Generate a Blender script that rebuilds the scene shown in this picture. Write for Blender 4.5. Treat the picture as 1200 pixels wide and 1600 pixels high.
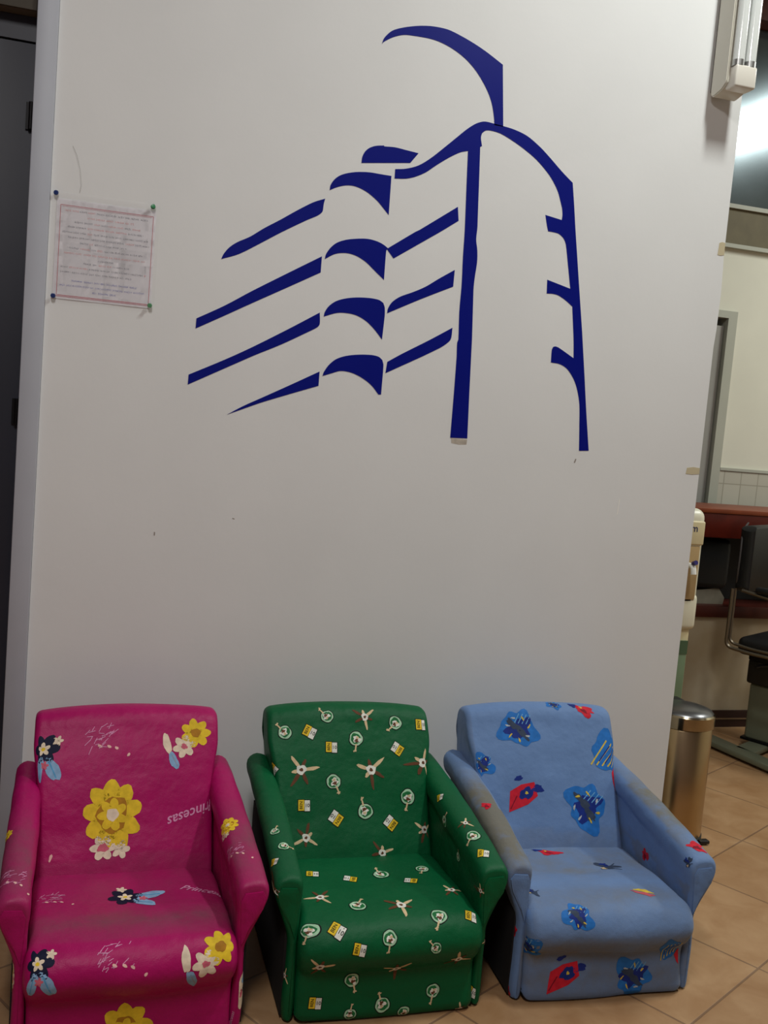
import bpy, bmesh, math, random
import numpy as np
from mathutils import Vector, Matrix, noise
from mathutils.geometry import tessellate_polygon

C = bpy.context.scene.collection
for o in list(bpy.data.objects): bpy.data.objects.remove(o)
PI = math.pi
# ------------------------------------------------------------------ camera
CAM_H, CAM_D, FPX = 1.265, 2.5432, 1513.33
YAW, PITCH, ROLL = math.radians(16.219), math.radians(5.283), math.radians(4.799)
def setup_camera():
    fw = Vector((math.sin(YAW)*math.cos(PITCH), math.cos(YAW)*math.cos(PITCH), -math.sin(PITCH)))
    rt = Vector((math.cos(YAW), -math.sin(YAW), 0)); up = rt.cross(fw)
    c, s = math.cos(ROLL), math.sin(ROLL)
    X = c*rt + s*up; Y = c*up - s*rt
    cam = bpy.data.cameras.new('camera'); o = bpy.data.objects.new('camera', cam); C.objects.link(o)
    M = Matrix((X, Y, -fw)).transposed().to_4x4(); M.translation = Vector((0, -CAM_D, CAM_H))
    o.matrix_world = M
    cam.sensor_fit = 'VERTICAL'; cam.sensor_height = 24.0; cam.lens = FPX/1600*24.0
    cam.clip_start = .05; cam.clip_end = 60
    bpy.context.scene.camera = o
setup_camera()
# ------------------------------------------------------------------ world, lights, exposure
sc = bpy.context.scene
w = bpy.data.worlds.new('world'); sc.world = w; w.use_nodes = True
w.node_tree.nodes['Background'].inputs[0].default_value = (.5, .55, .62, 1)
w.node_tree.nodes['Background'].inputs[1].default_value = .03
sc.view_settings.view_transform = 'Standard'; sc.view_settings.look = 'None'
sc.view_settings.exposure = -0.45; sc.view_settings.gamma = 1.0; sc.view_settings.use_curve_mapping = False
def area(name, loc, sx, sy, power, color, rot=(0, 0, 0)):
    l = bpy.data.lights.new(name, 'AREA'); l.shape = 'RECTANGLE'; l.size = sx; l.size_y = sy
    l.energy = power; l.color = color
    o = bpy.data.objects.new(name, l); C.objects.link(o); o.location = loc; o.rotation_euler = rot
    return o
CEIL = 3.62
LAMPS = [('ceiling_tube_near_wall', (1.62, -1.12, CEIL-.13), .14, .5, 53, (.97, 1.0, .955)),
         ('ceiling_tube_hall', (4.15, 0.0, CEIL-.13), .34, 1.0, 80, (.96, 1.0, .95)),
         ('fill_light_room', (-.3, -2.7, CEIL-.13), .3, 1.2, 74, (1.0, .972, .95))]  # last one: unseen fill light added behind the camera for the left wall
for L in LAMPS: area(*L)

# ------------------------------------------------------------------ materials
def srgb(r, g, b):
    f = lambda c: (c/255/12.92) if c/255 <= .04045 else ((c/255+.055)/1.055)**2.4
    return (f(r), f(g), f(b), 1)
_M = {}
def mat(name, col, rough=.6, metal=0.0, noise_amt=0.0, noise_scale=6.0, bump=0.0, bump_scale=300.0, spec=.5, coat=0.0, col2=None):
    if name in _M: return _M[name]
    m = bpy.data.materials.new(name); m.use_nodes = True; nt = m.node_tree; b = nt.nodes['Principled BSDF']
    b.inputs['Base Color'].default_value = col; b.inputs['Roughness'].default_value = rough
    b.inputs['Metallic'].default_value = metal; b.inputs['Specular IOR Level'].default_value = spec
    b.inputs['Coat Weight'].default_value = coat
    tc = nt.nodes.new('ShaderNodeTexCoord')
    n = nt.nodes.new('ShaderNodeTexNoise'); n.inputs['Scale'].default_value = noise_scale; n.inputs['Detail'].default_value = 5
    nt.links.new(tc.outputs['Object'], n.inputs['Vector'])
    r = nt.nodes.new('ShaderNodeValToRGB')
    c2 = col2 or tuple(c*(1-noise_amt) for c in col[:3])+(1,)
    r.color_ramp.elements[0].position = .35; r.color_ramp.elements[1].position = .68
    r.color_ramp.elements[0].color = c2; r.color_ramp.elements[1].color = col
    nt.links.new(n.outputs['Fac'], r.inputs['Fac']); nt.links.new(r.outputs['Color'], b.inputs['Base Color'])
    if bump:
        n2 = nt.nodes.new('ShaderNodeTexNoise'); n2.inputs['Scale'].default_value = bump_scale; n2.inputs['Detail'].default_value = 3
        nt.links.new(tc.outputs['Object'], n2.inputs['Vector'])
        bp = nt.nodes.new('ShaderNodeBump'); bp.inputs['Strength'].default_value = bump; bp.inputs['Distance'].default_value = .002
        nt.links.new(n2.outputs['Fac'], bp.inputs['Height']); nt.links.new(bp.outputs['Normal'], b.inputs['Normal'])
    _M[name] = m; return m

def fabric(name, col, rough=.55, dirt=None, sheen=0.0):
    """woven upholstery cloth; the colour attribute 'dirt' marks its greasy stains"""
    m = bpy.data.materials.new(name); m.use_nodes = True; nt = m.node_tree; N = nt.nodes.new; Lk = nt.links.new
    b = nt.nodes['Principled BSDF']; b.inputs['Roughness'].default_value = rough; b.inputs['Specular IOR Level'].default_value = .2
    b.inputs['Sheen Weight'].default_value = sheen
    tc = N('ShaderNodeTexCoord')
    n = N('ShaderNodeTexNoise'); n.inputs['Scale'].default_value = 9; n.inputs['Detail'].default_value = 6
    Lk(tc.outputs['Object'], n.inputs['Vector'])
    mx = N('ShaderNodeMix'); mx.data_type = 'RGBA'
    mx.inputs[6].default_value = tuple(c*.82 for c in col[:3])+(1,); mx.inputs[7].default_value = tuple(min(1, c*1.1) for c in col[:3])+(1,)
    Lk(n.outputs['Fac'], mx.inputs[0])
    at = N('ShaderNodeAttribute'); at.attribute_name = 'dirt'
    n2 = N('ShaderNodeTexNoise'); n2.inputs['Scale'].default_value = 16; n2.inputs['Detail'].default_value = 8; n2.inputs['Roughness'].default_value = .65
    Lk(tc.outputs['Object'], n2.inputs['Vector'])
    ma = N('ShaderNodeMath'); ma.operation = 'MULTIPLY_ADD'; ma.inputs[1].default_value = 2.2; ma.inputs[2].default_value = -.35
    Lk(n2.outputs['Fac'], ma.inputs[0])
    mu = N('ShaderNodeMath'); mu.operation = 'MULTIPLY'; mu.use_clamp = True
    Lk(ma.outputs[0], mu.inputs[0]); Lk(at.outputs['Fac'], mu.inputs[1])
    m2 = N('ShaderNodeMix'); m2.data_type = 'RGBA'; m2.inputs[7].default_value = dirt or col
    Lk(mu.outputs[0], m2.inputs[0]); Lk(mx.outputs[2], m2.inputs[6]); Lk(m2.outputs[2], b.inputs['Base Color'])
    wv = N('ShaderNodeTexNoise'); wv.inputs['Scale'].default_value = 420; wv.inputs['Detail'].default_value = 2
    Lk(tc.outputs['Object'], wv.inputs['Vector'])
    b1 = N('ShaderNodeBump'); b1.inputs['Strength'].default_value = .35; b1.inputs['Distance'].default_value = .0012
    Lk(wv.outputs['Fac'], b1.inputs['Height'])
    n3 = N('ShaderNodeTexNoise'); n3.inputs['Scale'].default_value = 13; n3.inputs['Detail'].default_value = 3
    Lk(tc.outputs['Object'], n3.inputs['Vector'])
    b2 = N('ShaderNodeBump'); b2.inputs['Strength'].default_value = .6; b2.inputs['Distance'].default_value = .012
    Lk(n3.outputs['Fac'], b2.inputs['Height']); Lk(b1.outputs['Normal'], b2.inputs['Normal']); Lk(b2.outputs['Normal'], b.inputs['Normal'])
    return m

# ------------------------------------------------------------------ mesh helpers
def link(name, me, mats, parent=None, smooth=False, angle=40):
    o = bpy.data.objects.new(name, me); C.objects.link(o)
    for m in (mats if isinstance(mats, (list, tuple)) else [mats]): me.materials.append(m)
    if parent: o.parent = parent
    if smooth:
        me.polygons.foreach_set('use_smooth', [True]*len(me.polygons))
        try: me.set_sharp_from_angle(angle=math.radians(angle))
        except Exception: pass
    return o
def obj(name, bm, mats, parent=None, smooth=False, angle=40):
    bmesh.ops.recalc_face_normals(bm, faces=bm.faces)
    me = bpy.data.meshes.new(name); bm.to_mesh(me); bm.free()
    return link(name, me, mats, parent, smooth, angle)
def box(bm, x0, x1, y0, y1, z0, z1, bev=0, seg=2, mi=0, rot=None):
    r = bmesh.ops.create_cube(bm, size=1); vs = r['verts']
    bmesh.ops.scale(bm, vec=(x1-x0, y1-y0, z1-z0), verts=vs)
    if rot: bmesh.ops.rotate(bm, cent=(0, 0, 0), matrix=rot, verts=vs)
    bmesh.ops.translate(bm, vec=((x0+x1)/2, (y0+y1)/2, (z0+z1)/2), verts=vs)
    fs = {f for v in vs for f in v.link_faces}
    for f in fs: f.material_index = mi
    if bev:
        es = list({e for v in vs for e in v.link_edges})
        bmesh.ops.bevel(bm, geom=es, offset=bev, segments=seg, profile=.5, affect='EDGES', clamp_overlap=True)
def boxo(name, x0, x1, y0, y1, z0, z1, m, parent=None, bev=0, seg=2):
    bm = bmesh.new(); box(bm, x0, x1, y0, y1, z0, z1, bev, seg); return obj(name, bm, m, parent, smooth=bev > 0)
def tube(bm, pts, r, n=12, mi=0):
    pts = [Vector(p) for p in pts]; rings = []
    prev = None
    for i, p in enumerate(pts):
        t = (pts[min(i+1, len(pts)-1)]-pts[max(i-1, 0)]).normalized()
        if prev is None:
            a = Vector((0, 0, 1)) if abs(t.z) < .9 else Vector((1, 0, 0)); u = t.cross(a).normalized()
        else: u = (prev-t*prev.dot(t)).normalized()
        prev = u; v = t.cross(u)
        rr = r[i] if isinstance(r, (list, tuple)) else r
        rings.append([bm.verts.new(p+rr*(math.cos(2*PI*k/n)*u+math.sin(2*PI*k/n)*v)) for k in range(n)])
    for a, b in zip(rings, rings[1:]):
        for k in range(n): bm.faces.new((a[k], a[(k+1) % n], b[(k+1) % n], b[k])).material_index = mi
    bm.faces.new(rings[0][::-1]).material_index = mi; bm.faces.new(rings[-1]).material_index = mi
def lathe(bm, prof, cx=0, cy=0, n=40, mi=0):
    rings = []
    for r, z in prof:
        rings.append([bm.verts.new((cx+max(r, 1e-5)*math.cos(2*PI*k/n), cy+max(r, 1e-5)*math.sin(2*PI*k/n), z)) for k in range(n)])
    for a, b in zip(rings, rings[1:]):
        for k in range(n): bm.faces.new((a[k], a[(k+1) % n], b[(k+1) % n], b[k])).material_index = mi
    bm.faces.new(rings[0][::-1]).material_index = mi; bm.faces.new(rings[-1]).material_index = mi
def rounded(pts, r, n=5):
    """round the corners of a 3-D polyline"""
    pts = [Vector(p) for p in pts]; out = [pts[0]]
    for a, b, c in zip(pts, pts[1:], pts[2:]):
        d1 = (a-b).normalized()*min(r, (a-b).length*.45); d2 = (c-b).normalized()*min(r, (c-b).length*.45)
        for i in range(n+1):
            t = i/n; out.append((b+d1)*(1-t)**2+b*2*t*(1-t)+(b+d2)*t*t)
    out.append(pts[-1]); return out
def prism_xz(bm, poly, y0, y1, mi=0):
    """polygon in the x-z plane extruded from y0 (front) to y1"""
    tri = tessellate_polygon([[Vector((x, z, 0)) for x, z in poly]])
    f = [bm.verts.new((x, y0, z)) for x, z in poly]; b = [bm.verts.new((x, y1, z)) for x, z in poly]
    for t in tri:
        try:
            bm.faces.new([f[i] for i in t]).material_index = mi; bm.faces.new([b[i] for i in t[::-1]]).material_index = mi
        except ValueError: pass
    n = len(poly)
    for i in range(n): bm.faces.new((f[i], f[(i+1) % n], b[(i+1) % n], b[i])).material_index = mi
def empty(name, loc=(0, 0, 0), rz=0.0):
    o = bpy.data.objects.new(name, None); C.objects.link(o); o.location = loc; o.rotation_euler = (0, 0, rz); o.empty_display_size = .1
    return o
def tag(o, label, cat, group=None):
    o['label'] = label; o['category'] = cat
    if group: o['group'] = group
    return o
def struct(o): o['kind'] = 'structure'; return o

# ------------------------------------------------------------------ setting
wallm = mat('wall_paint', srgb(223, 224, 224), .62, noise_amt=.035, noise_scale=3.5, bump=.12, bump_scale=60, spec=.35)
wallfar = mat('far_wall_paint', srgb(222, 220, 204), .6, noise_amt=.05, noise_scale=4, bump=.1, bump_scale=60)
def floor_material():
    m = bpy.data.materials.new('terracotta_tile'); m.use_nodes = True; nt = m.node_tree; N = nt.nodes.new; Lk = nt.links.new
    b = nt.nodes['Principled BSDF']; tc = N('ShaderNodeTexCoord')
    mp = N('ShaderNodeMapping'); mp.vector_type = 'POINT'
    # rows of tiles run diagonally to the wall, about 30 degrees, 0.367 m pitch
    mp.inputs['Rotation'].default_value = (0, 0, math.radians(-30))
    mp.inputs['Location'].default_value = (-.72, .985, 0)
    Lk(tc.outputs['Object'], mp.inputs['Vector'])
    br = N('ShaderNodeTexBrick'); br.offset = 0; br.squash = 1
    br.inputs['Scale'].default_value = 1; br.inputs['Brick Width'].default_value = .367; br.inputs['Row Height'].default_value = .367
    br.inputs['Mortar Size'].default_value = .0035; br.inputs['Mortar Smooth'].default_value = .4; br.inputs['Bias'].default_value = -.2
    br.inputs['Color1'].default_value = srgb(172, 137, 101); br.inputs['Color2'].default_value = srgb(162, 127, 92)
    br.inputs['Mortar'].default_value = srgb(132, 104, 80)
    Lk(mp.outputs[0], br.inputs['Vector'])
    n = N('ShaderNodeTexNoise'); n.inputs['Scale'].default_value = 9; n.inputs['Detail'].default_value = 8; n.inputs['Roughness'].default_value = .6; n.inputs['Distortion'].default_value = .6
    Lk(tc.outputs['Object'], n.inputs['Vector'])
    r = N('ShaderNodeValToRGB'); r.color_ramp.elements[0].position = .3; r.color_ramp.elements[1].position = .72
    r.color_ramp.elements[0].color = (.72, .60, .47, 1); r.color_ramp.elements[1].color = (1.08, 1.1, 1.12, 1)
    Lk(n.outputs['Fac'], r.inputs['Fac'])
    mx = N('ShaderNodeMix'); mx.data_type = 'RGBA'; mx.blend_type = 'MULTIPLY'; mx.inputs[0].default_value = .75
    Lk(br.outputs['Color'], mx.inputs[6]); Lk(r.outputs['Color'], mx.inputs[7]); Lk(mx.outputs[2], b.inputs['Base Color'])
    b.inputs['Roughness'].default_value = .42; b.inputs['Specular IOR Level'].default_value = .4
    bp = N('ShaderNodeBump'); bp.inputs['Strength'].default_value = .5; bp.inputs['Distance'].default_value = .002; bp.invert = True
    Lk(br.outputs['Fac'], bp.inputs['Height']); Lk(bp.outputs['Normal'], b.inputs['Normal'])
    return m
X0, X1, Y0, Y1 = -2.2, 5.2, -4.6, 1.70
WT = .09                                  # thickness of the partition
struct(boxo('floor', X0, X1, Y0, Y1+1.0, -.1, 0, floor_material()))
struct(boxo('ceiling', X0, X1, Y0, Y1+1.0, CEIL, CEIL+.1, mat('ceiling_paint', srgb(170, 168, 164), .8)))
WR, WL = 1.714, -.164
wall = struct(boxo('wall_back', WL, WR, 0, WT, 0, CEIL, wallm))
duskm = mat('low_bounce_paint', srgb(128, 120, 126), .7)  # unseen walls, colour darkened to cut bounced light
struct(boxo('wall_left', X0-.1, X0, Y0, Y1+1, 0, CEIL, duskm))
struct(boxo('wall_right', X1, X1+.1, Y0, Y1+1, 0, CEIL, wallfar))
struct(boxo('wall_front', X0, X1, Y0-.1, Y0, 0, CEIL, duskm))
# wall on the far side of the doorway
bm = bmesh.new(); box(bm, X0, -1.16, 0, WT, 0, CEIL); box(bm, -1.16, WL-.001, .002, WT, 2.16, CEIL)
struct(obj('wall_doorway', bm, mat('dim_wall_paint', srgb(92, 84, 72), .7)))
# ---- doorway on the left: pale casing, dark door leaf, brown panel above standing in for shade and reflection
casing = mat('casing_paint', srgb(176, 180, 190), .5, noise_amt=.05, noise_scale=8)
dark = mat('dark_door_paint', srgb(38, 41, 54), .5, noise_amt=.12, noise_scale=3)
bm = bmesh.new(); box(bm, -.213, WL-.0005, -.012, WT+.012, 0, 2.95, .003)
struct(obj('trim_1', bm, casing, smooth=True))
bm = bmesh.new(); box(bm, -1.13, -.2145, .045, .085, .012, 2.10, .002)
door = struct(obj('door_1', bm, dark, smooth=True))
bm = bmesh.new(); box(bm, -1.16, -.2145, -.004, .0015, 2.16, 3.0, .002)
struct(obj('trim_2', bm, mat('light_shade_brown', srgb(64, 58, 48), .6, noise_amt=.2), smooth=True))  # no real transom: a tone of light and shade built as a panel
bm = bmesh.new(); box(bm, -1.16, -.2145, .04, .0885, 2.103, 2.159)
struct(obj('trim_3', bm, dark))
for z in (1.93, 1.215):
    bm = bmesh.new(); tube(bm, [(-.2205, .036, z-.032), (-.2205, .036, z+.032)], .0052, 10); box(bm, -.232, -.2155, .040, .0455, z-.032, z+.032)
    h = obj('hinge', bm, mat('black_metal', srgb(16, 15, 18), .45, .6), door, smooth=True)
bm = bmesh.new()
for x0, x1 in ((-1.03, -.70), (-.60, -.32)):
    for z0, z1 in ((.25, .95), (1.15, 1.9)): box(bm, x0, x1, .040, .046, z0, z1, .002)
obj('panel', bm, dark, door)

# ---- far wall with its doorway, tiled dado, brown band, dark glass and beam
grey = mat('door_frame_grey', srgb(176, 177, 164), .5, noise_amt=.05)
bm = bmesh.new()
box(bm, X0, 2.10, Y1, Y1+.12, 0, CEIL); box(bm, 2.10, 2.93, Y1, Y1+.12, 1.93, CEIL); box(bm, 2.93, X1, Y1, Y1+.12, 0, CEIL)
struct(obj('wall_far', bm, wallfar))
struct(boxo('wall_beyond', 1.8, 3.6, Y1+.95, Y1+1.0, 0, CEIL, mat('dim_hall', srgb(120, 110, 100), .7)))
bm = bmesh.new()
box(bm, 2.918, 2.968, Y1-.015, Y1+.12, 0, 1.953); box(bm, 2.062, 2.112, Y1-.015, Y1+.12, 0, 1.953); box(bm, 2.062, 2.968, Y1-.0149, Y1+.1199, 1.918, 1.953)
struct(obj('trim_4', bm, grey))
d2 = struct(boxo('door_2', 2.114, 2.912, Y1+.012, Y1+.05, .01, 1.88, mat('grey_door', srgb(158, 156, 150), .5, noise_amt=.08)))
bm = bmesh.new(); box(bm, 2.25, 2.78, Y1+.006, Y1+.012, .2, .9, .002); box(bm, 2.25, 2.78, Y1+.006, Y1+.012, 1.05, 1.75, .002)
obj('panel', bm, _M['grey_door'], d2)
def tile_mat():
    m = bpy.data.materials.new('dado_tile'); m.use_nodes = True; nt = m.node_tree; b = nt.nodes['Principled BSDF']
    tc = nt.nodes.new('ShaderNodeTexCoord'); mp = nt.nodes.new('ShaderNodeMapping'); mp.inputs['Rotation'].default_value = (PI/2, 0, 0)
    br = nt.nodes.new('ShaderNodeTexBrick'); br.offset = 0
    br.inputs['Brick Width'].default_value = .1; br.inputs['Row Height'].default_value = .22; br.inputs['Scale'].default_value = 1
    br.inputs['Mortar Size'].default_value = .003; br.inputs['Color1'].default_value = srgb(190, 186, 172); br.inputs['Color2'].default_value = srgb(184, 180, 166)
    br.inputs['Mortar'].default_value = srgb(160, 155, 140)
    nt.links.new(tc.outputs['Object'], mp.inputs[0]); nt.links.new(mp.outputs[0], br.inputs['Vector']); nt.links.new(br.outputs['Color'], b.inputs['Base Color'])
    b.inputs['Roughness'].default_value = .3; return m
struct(boxo('trim_5', 2.969, X1, Y1-.010, Y1-.0005, 0, 1.165, tile_mat()))
struct(boxo('trim_6', 2.969, X1, Y1-.016, Y1-.0005, 1.166, 1.180, grey))
band = struct(boxo('trim_7', 1.8, X1, Y1-.02, Y1-.0005, 2.275, 2.44, mat('brown_band', srgb(104, 94, 66), .6, noise_amt=.2, noise_scale=14)))
struct(boxo('trim_8', 1.8, X1, Y1-.03, Y1-.0005, 2.255, 2.274, grey))
win = struct(boxo('window_1', 1.8, X1, Y1-.03, Y1-.012, 2.462, 3.285, mat('dark_glass', srgb(112, 122, 126), .16, metal=.9, noise_amt=.2, noise_scale=5)))
boxo('window_frame', 1.8, X1, Y1-.035, Y1-.012, 2.441, 2.461, grey, win)
struct(boxo('trim_9', 1.8, X1, Y1-.12, Y1-.001, 3.288, 3.38, mat('beam_wood', srgb(96, 40, 22), .5, noise_amt=.4, noise_scale=20)))

# ---- marks on the main wall
for i, (x, z, sx, sz, a) in enumerate([(1.455, 1.075, .0022, .045, .05), (1.30, 1.20, .004, .012, .3), (.13, .93, .003, .009, 0), (.33, .98, .006, .002, .3)]):
    bm = bmesh.new(); box(bm, -sx/2, sx/2, -.0004, 0, -sz/2, sz/2, 0)
    bmesh.ops.rotate(bm, cent=(0, 0, 0), matrix=Matrix.Rotation(a, 3, 'Y'), verts=bm.verts); bmesh.ops.translate(bm, vec=(x, -.0001, z), verts=bm.verts)
    obj('scuff_mark', bm, mat('scuff%d' % (i > 0), srgb(240, 238, 232) if i == 0 else srgb(150, 142, 134), .8), wall)
bm = bmesh.new(); tube(bm, [(-.118, -.0008, 1.865), (-.108, -.0012, 1.845), (-.098, -.0012, 1.81), (-.094, -.0012, 1.775), (-.097, -.001, 1.757)], .0003, 6)
tag(obj('thread', bm, mat('thread', srgb(150, 146, 140), .8)), 'thin grey thread hanging on the wall above the pinned notice', 'thread')
tape = mat('masking_tape', srgb(196, 184, 152), .7, noise_amt=.1)
for nm, x0, x1, z0, z1, lab in (('tape_piece', 1.692, 1.7139, 1.835, 1.872, 'small yellowed tape scrap high on the right edge of the white wall'),
                                ('tape_piece', 1.668, 1.7139, 1.187, 1.207, 'yellowed masking tape strip lower on the right edge of the white wall')):
    bm = bmesh.new()
    vs = [(x0, z0), ((x0+x1)/2, z0-.001), (x1, z0+.002), (x1, z1), ((x0+x1)/2, z1+.0015), (x0+.002, z1-.002)]
    prism_xz(bm, vs, -.0009, -.0001); tag(obj(nm, bm, tape), lab, 'tape')
bm = bmesh.new(); prism_xz(bm, [(1.7141, 1.56), (1.7141, 1.845), (1.7165, 1.80), (1.7195, 1.72), (1.718, 1.62)], .001, .004)
obj('peeling_edge', bm, wallm, wall)

DECAL = {
 'roof_arc': [(0.6282,2.2395),(0.6328,2.2549),(0.6484,2.2736),(0.6645,2.2835),(0.6933,2.2943),(0.7274,2.3034),(0.7621,2.3085),(0.8027,2.3083),(0.8393,2.2998),(0.8820,2.2858),(0.9200,2.2702),(0.9670,2.2471),(0.9844,2.0870),(0.9583,2.0875),(0.9574,2.0969),(0.9524,2.1199),(0.9426,2.1492),(0.9236,2.1814),(0.8940,2.2163),(0.8603,2.2431),(0.8225,2.2619),(0.7857,2.2728),(0.7550,2.2764),(0.7149,2.2755),(0.6853,2.2727),(0.6566,2.2615),(0.6333,2.2459)],
 'tower_outline': [(0.6916,1.9317),(0.7203,1.9370),(0.7546,1.9506),(0.7880,1.9754),(0.8211,2.0065),(0.8542,2.0386),(0.8827,2.0659),(0.9071,2.0840),(0.9299,2.0925),(0.9580,2.0913),(0.9842,2.0893),(1.0183,2.0852),(1.0571,2.0745),(1.0975,2.0518),(1.1332,2.0256),(1.1695,1.9968),(1.2058,1.9711),(1.2169,1.9122),(1.2279,1.8489),(1.2563,1.6966),(1.2807,1.5670),(1.3019,1.4456),(1.3193,1.3433),(1.3396,1.2322),(1.3090,1.2299),(1.3022,1.3001),(1.2952,1.3621),(1.2837,1.4026),(1.2689,1.4322),(1.2460,1.4584),(1.2220,1.4699),(1.1934,1.4723),(1.1925,1.5069),(1.1955,1.5158),(1.2025,1.5181),(1.2142,1.5152),(1.2624,1.4908),(1.2564,1.5440),(1.2423,1.6342),(1.2191,1.6493),(1.1954,1.6602),(1.1784,1.6623),(1.1600,1.6612),(1.1576,1.6990),(1.2307,1.6825),(1.2173,1.7424),(1.2040,1.8008),(1.1949,1.8171),(1.1798,1.8276),(1.1628,1.8303),(1.1461,1.8306),(1.1396,1.8495),(1.1332,1.8734),(1.1839,1.8664),(1.1846,1.8804),(1.1816,1.8974),(1.1745,1.9162),(1.1647,1.9395),(1.1482,1.9641),(1.1263,1.9879),(1.0904,2.0167),(1.0499,2.0396),(1.0104,2.0575),(0.9772,2.0690),(0.9504,2.0719),(0.9348,2.0695),(0.9251,2.0608),(0.9232,2.0486),(0.9284,2.0279),(0.9235,2.0247),(0.9283,1.9489),(0.9363,1.8149),(0.9360,1.7808),(0.9420,1.7524),(0.9445,1.7210),(0.9418,1.6790),(0.9414,1.6447),(0.9501,1.5123),(0.9567,1.3633),(0.9628,1.2393),(0.9124,1.2375),(0.9115,1.3593),(0.9099,1.4587),(0.9078,1.4981),(0.9105,1.5082),(0.9061,1.5817),(0.9058,1.6552),(0.9025,1.7279),(0.9007,1.8004),(0.8944,1.9199),(0.8899,2.0091),(0.8681,2.0019),(0.8387,1.9841),(0.8049,1.9591),(0.7763,1.9359),(0.7472,1.9198),(0.7226,1.9115),(0.6917,1.9074)],
 'roof_cap': [(0.5988,1.9336),(0.6000,1.9491),(0.6061,1.9639),(0.6175,1.9749),(0.6341,1.9826),(0.6561,1.9869),(0.6560,1.9846),(0.6857,1.9869),(0.7161,1.9846),(0.7518,1.9817),(0.7315,1.9537)],
 'balcony_curve': [(0.5200,1.8526),(0.5214,1.8658),(0.5299,1.8808),(0.5435,1.8930),(0.5646,1.9026),(0.5910,1.9093),(0.6228,1.9131),(0.6526,1.9128),(0.6826,1.9126),(0.6839,1.8117),(0.6729,1.8220),(0.6485,1.8444),(0.6171,1.8633),(0.5868,1.8720),(0.5624,1.8708),(0.5386,1.8627)],
 'balcony_stripe': [(0.5098,1.8295),(0.5070,1.8152),(0.5059,1.7989),(0.5030,1.7925),(0.4917,1.7831),(0.4640,1.7677),(0.4003,1.7283),(0.3509,1.6953),(0.2974,1.6610),(0.2534,1.6427),(0.2585,1.6560),(0.2711,1.6736),(0.2908,1.6897),(0.3220,1.7075),(0.3575,1.7341),(0.3979,1.7610),(0.4385,1.7896),(0.4795,1.8160)],
 'balcony_stripe.1': [(0.5127,1.6822),(0.5126,1.6405),(0.4295,1.5928),(0.3385,1.5410),(0.2712,1.5021),(0.2003,1.4618),(0.2010,1.4875),(0.2695,1.5272),(0.3363,1.5717),(0.4268,1.6287)],
 'balcony_curve.1': [(0.5210,1.6762),(0.5234,1.6896),(0.5341,1.7073),(0.5500,1.7220),(0.5737,1.7326),(0.6028,1.7392),(0.6323,1.7426),(0.6575,1.7397),(0.6756,1.7336),(0.6889,1.7258),(0.6851,1.7172),(0.6855,1.6420),(0.6592,1.6617),(0.6324,1.6821),(0.6040,1.6951),(0.5765,1.6987),(0.5475,1.6927)],
 'window_stripe': [(0.6862,1.7235),(0.7602,1.7770),(0.7747,1.7860),(0.8751,1.8596),(0.8806,1.8233),(0.8265,1.7838),(0.7069,1.7009)],
 'balcony_stripe.2': [(0.5184,1.5373),(0.5207,1.5082),(0.5141,1.4980),(0.4862,1.4809),(0.4215,1.4435),(0.3481,1.4057),(0.1899,1.3186),(0.1905,1.3441),(0.2788,1.3905),(0.3464,1.4289),(0.4376,1.4852)],
 'balcony_curve.2': [(0.5299,1.5281),(0.5318,1.5402),(0.5413,1.5564),(0.5598,1.5717),(0.5861,1.5818),(0.6154,1.5876),(0.6502,1.5901),(0.6756,1.5882),(0.6888,1.5816),(0.6938,1.5702),(0.6957,1.5487),(0.6936,1.4848),(0.6697,1.5098),(0.6454,1.5288),(0.6194,1.5403),(0.5942,1.5438),(0.5647,1.5414)],
 'window_stripe.1': [(0.7019,1.5557),(0.7033,1.5688),(0.7134,1.5868),(0.7349,1.6037),(0.7693,1.6197),(0.8038,1.6383),(0.8379,1.6627),(0.8822,1.6923),(0.8818,1.6474),(0.7915,1.6029)],
 'balcony_stripe.3': [(0.5300,1.3840),(0.5300,1.3462),(0.4503,1.3161),(0.3802,1.2887),(0.3341,1.2682),(0.2953,1.2509),(0.3336,1.2753),(0.3793,1.3004),(0.4486,1.3384)],
 'balcony_curve.3': [(0.5387,1.3729),(0.5418,1.3842),(0.5536,1.4035),(0.5720,1.4206),(0.5984,1.4318),(0.6329,1.4386),(0.6680,1.4411),(0.6885,1.4383),(0.6993,1.4307),(0.7036,1.4165),(0.7037,1.3385),(0.6961,1.3378),(0.6749,1.3603),(0.6481,1.3773),(0.6170,1.3889),(0.5868,1.3908),(0.5627,1.3823)],
 'window_stripe.2': [(0.7136,1.4272),(0.7534,1.4530),(0.8272,1.4972),(0.8902,1.5372),(0.8898,1.5135),(0.8871,1.5033),(0.8799,1.4952),(0.8677,1.4851),(0.8553,1.4769),(0.8056,1.4484),(0.7111,1.3968)],
}
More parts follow.
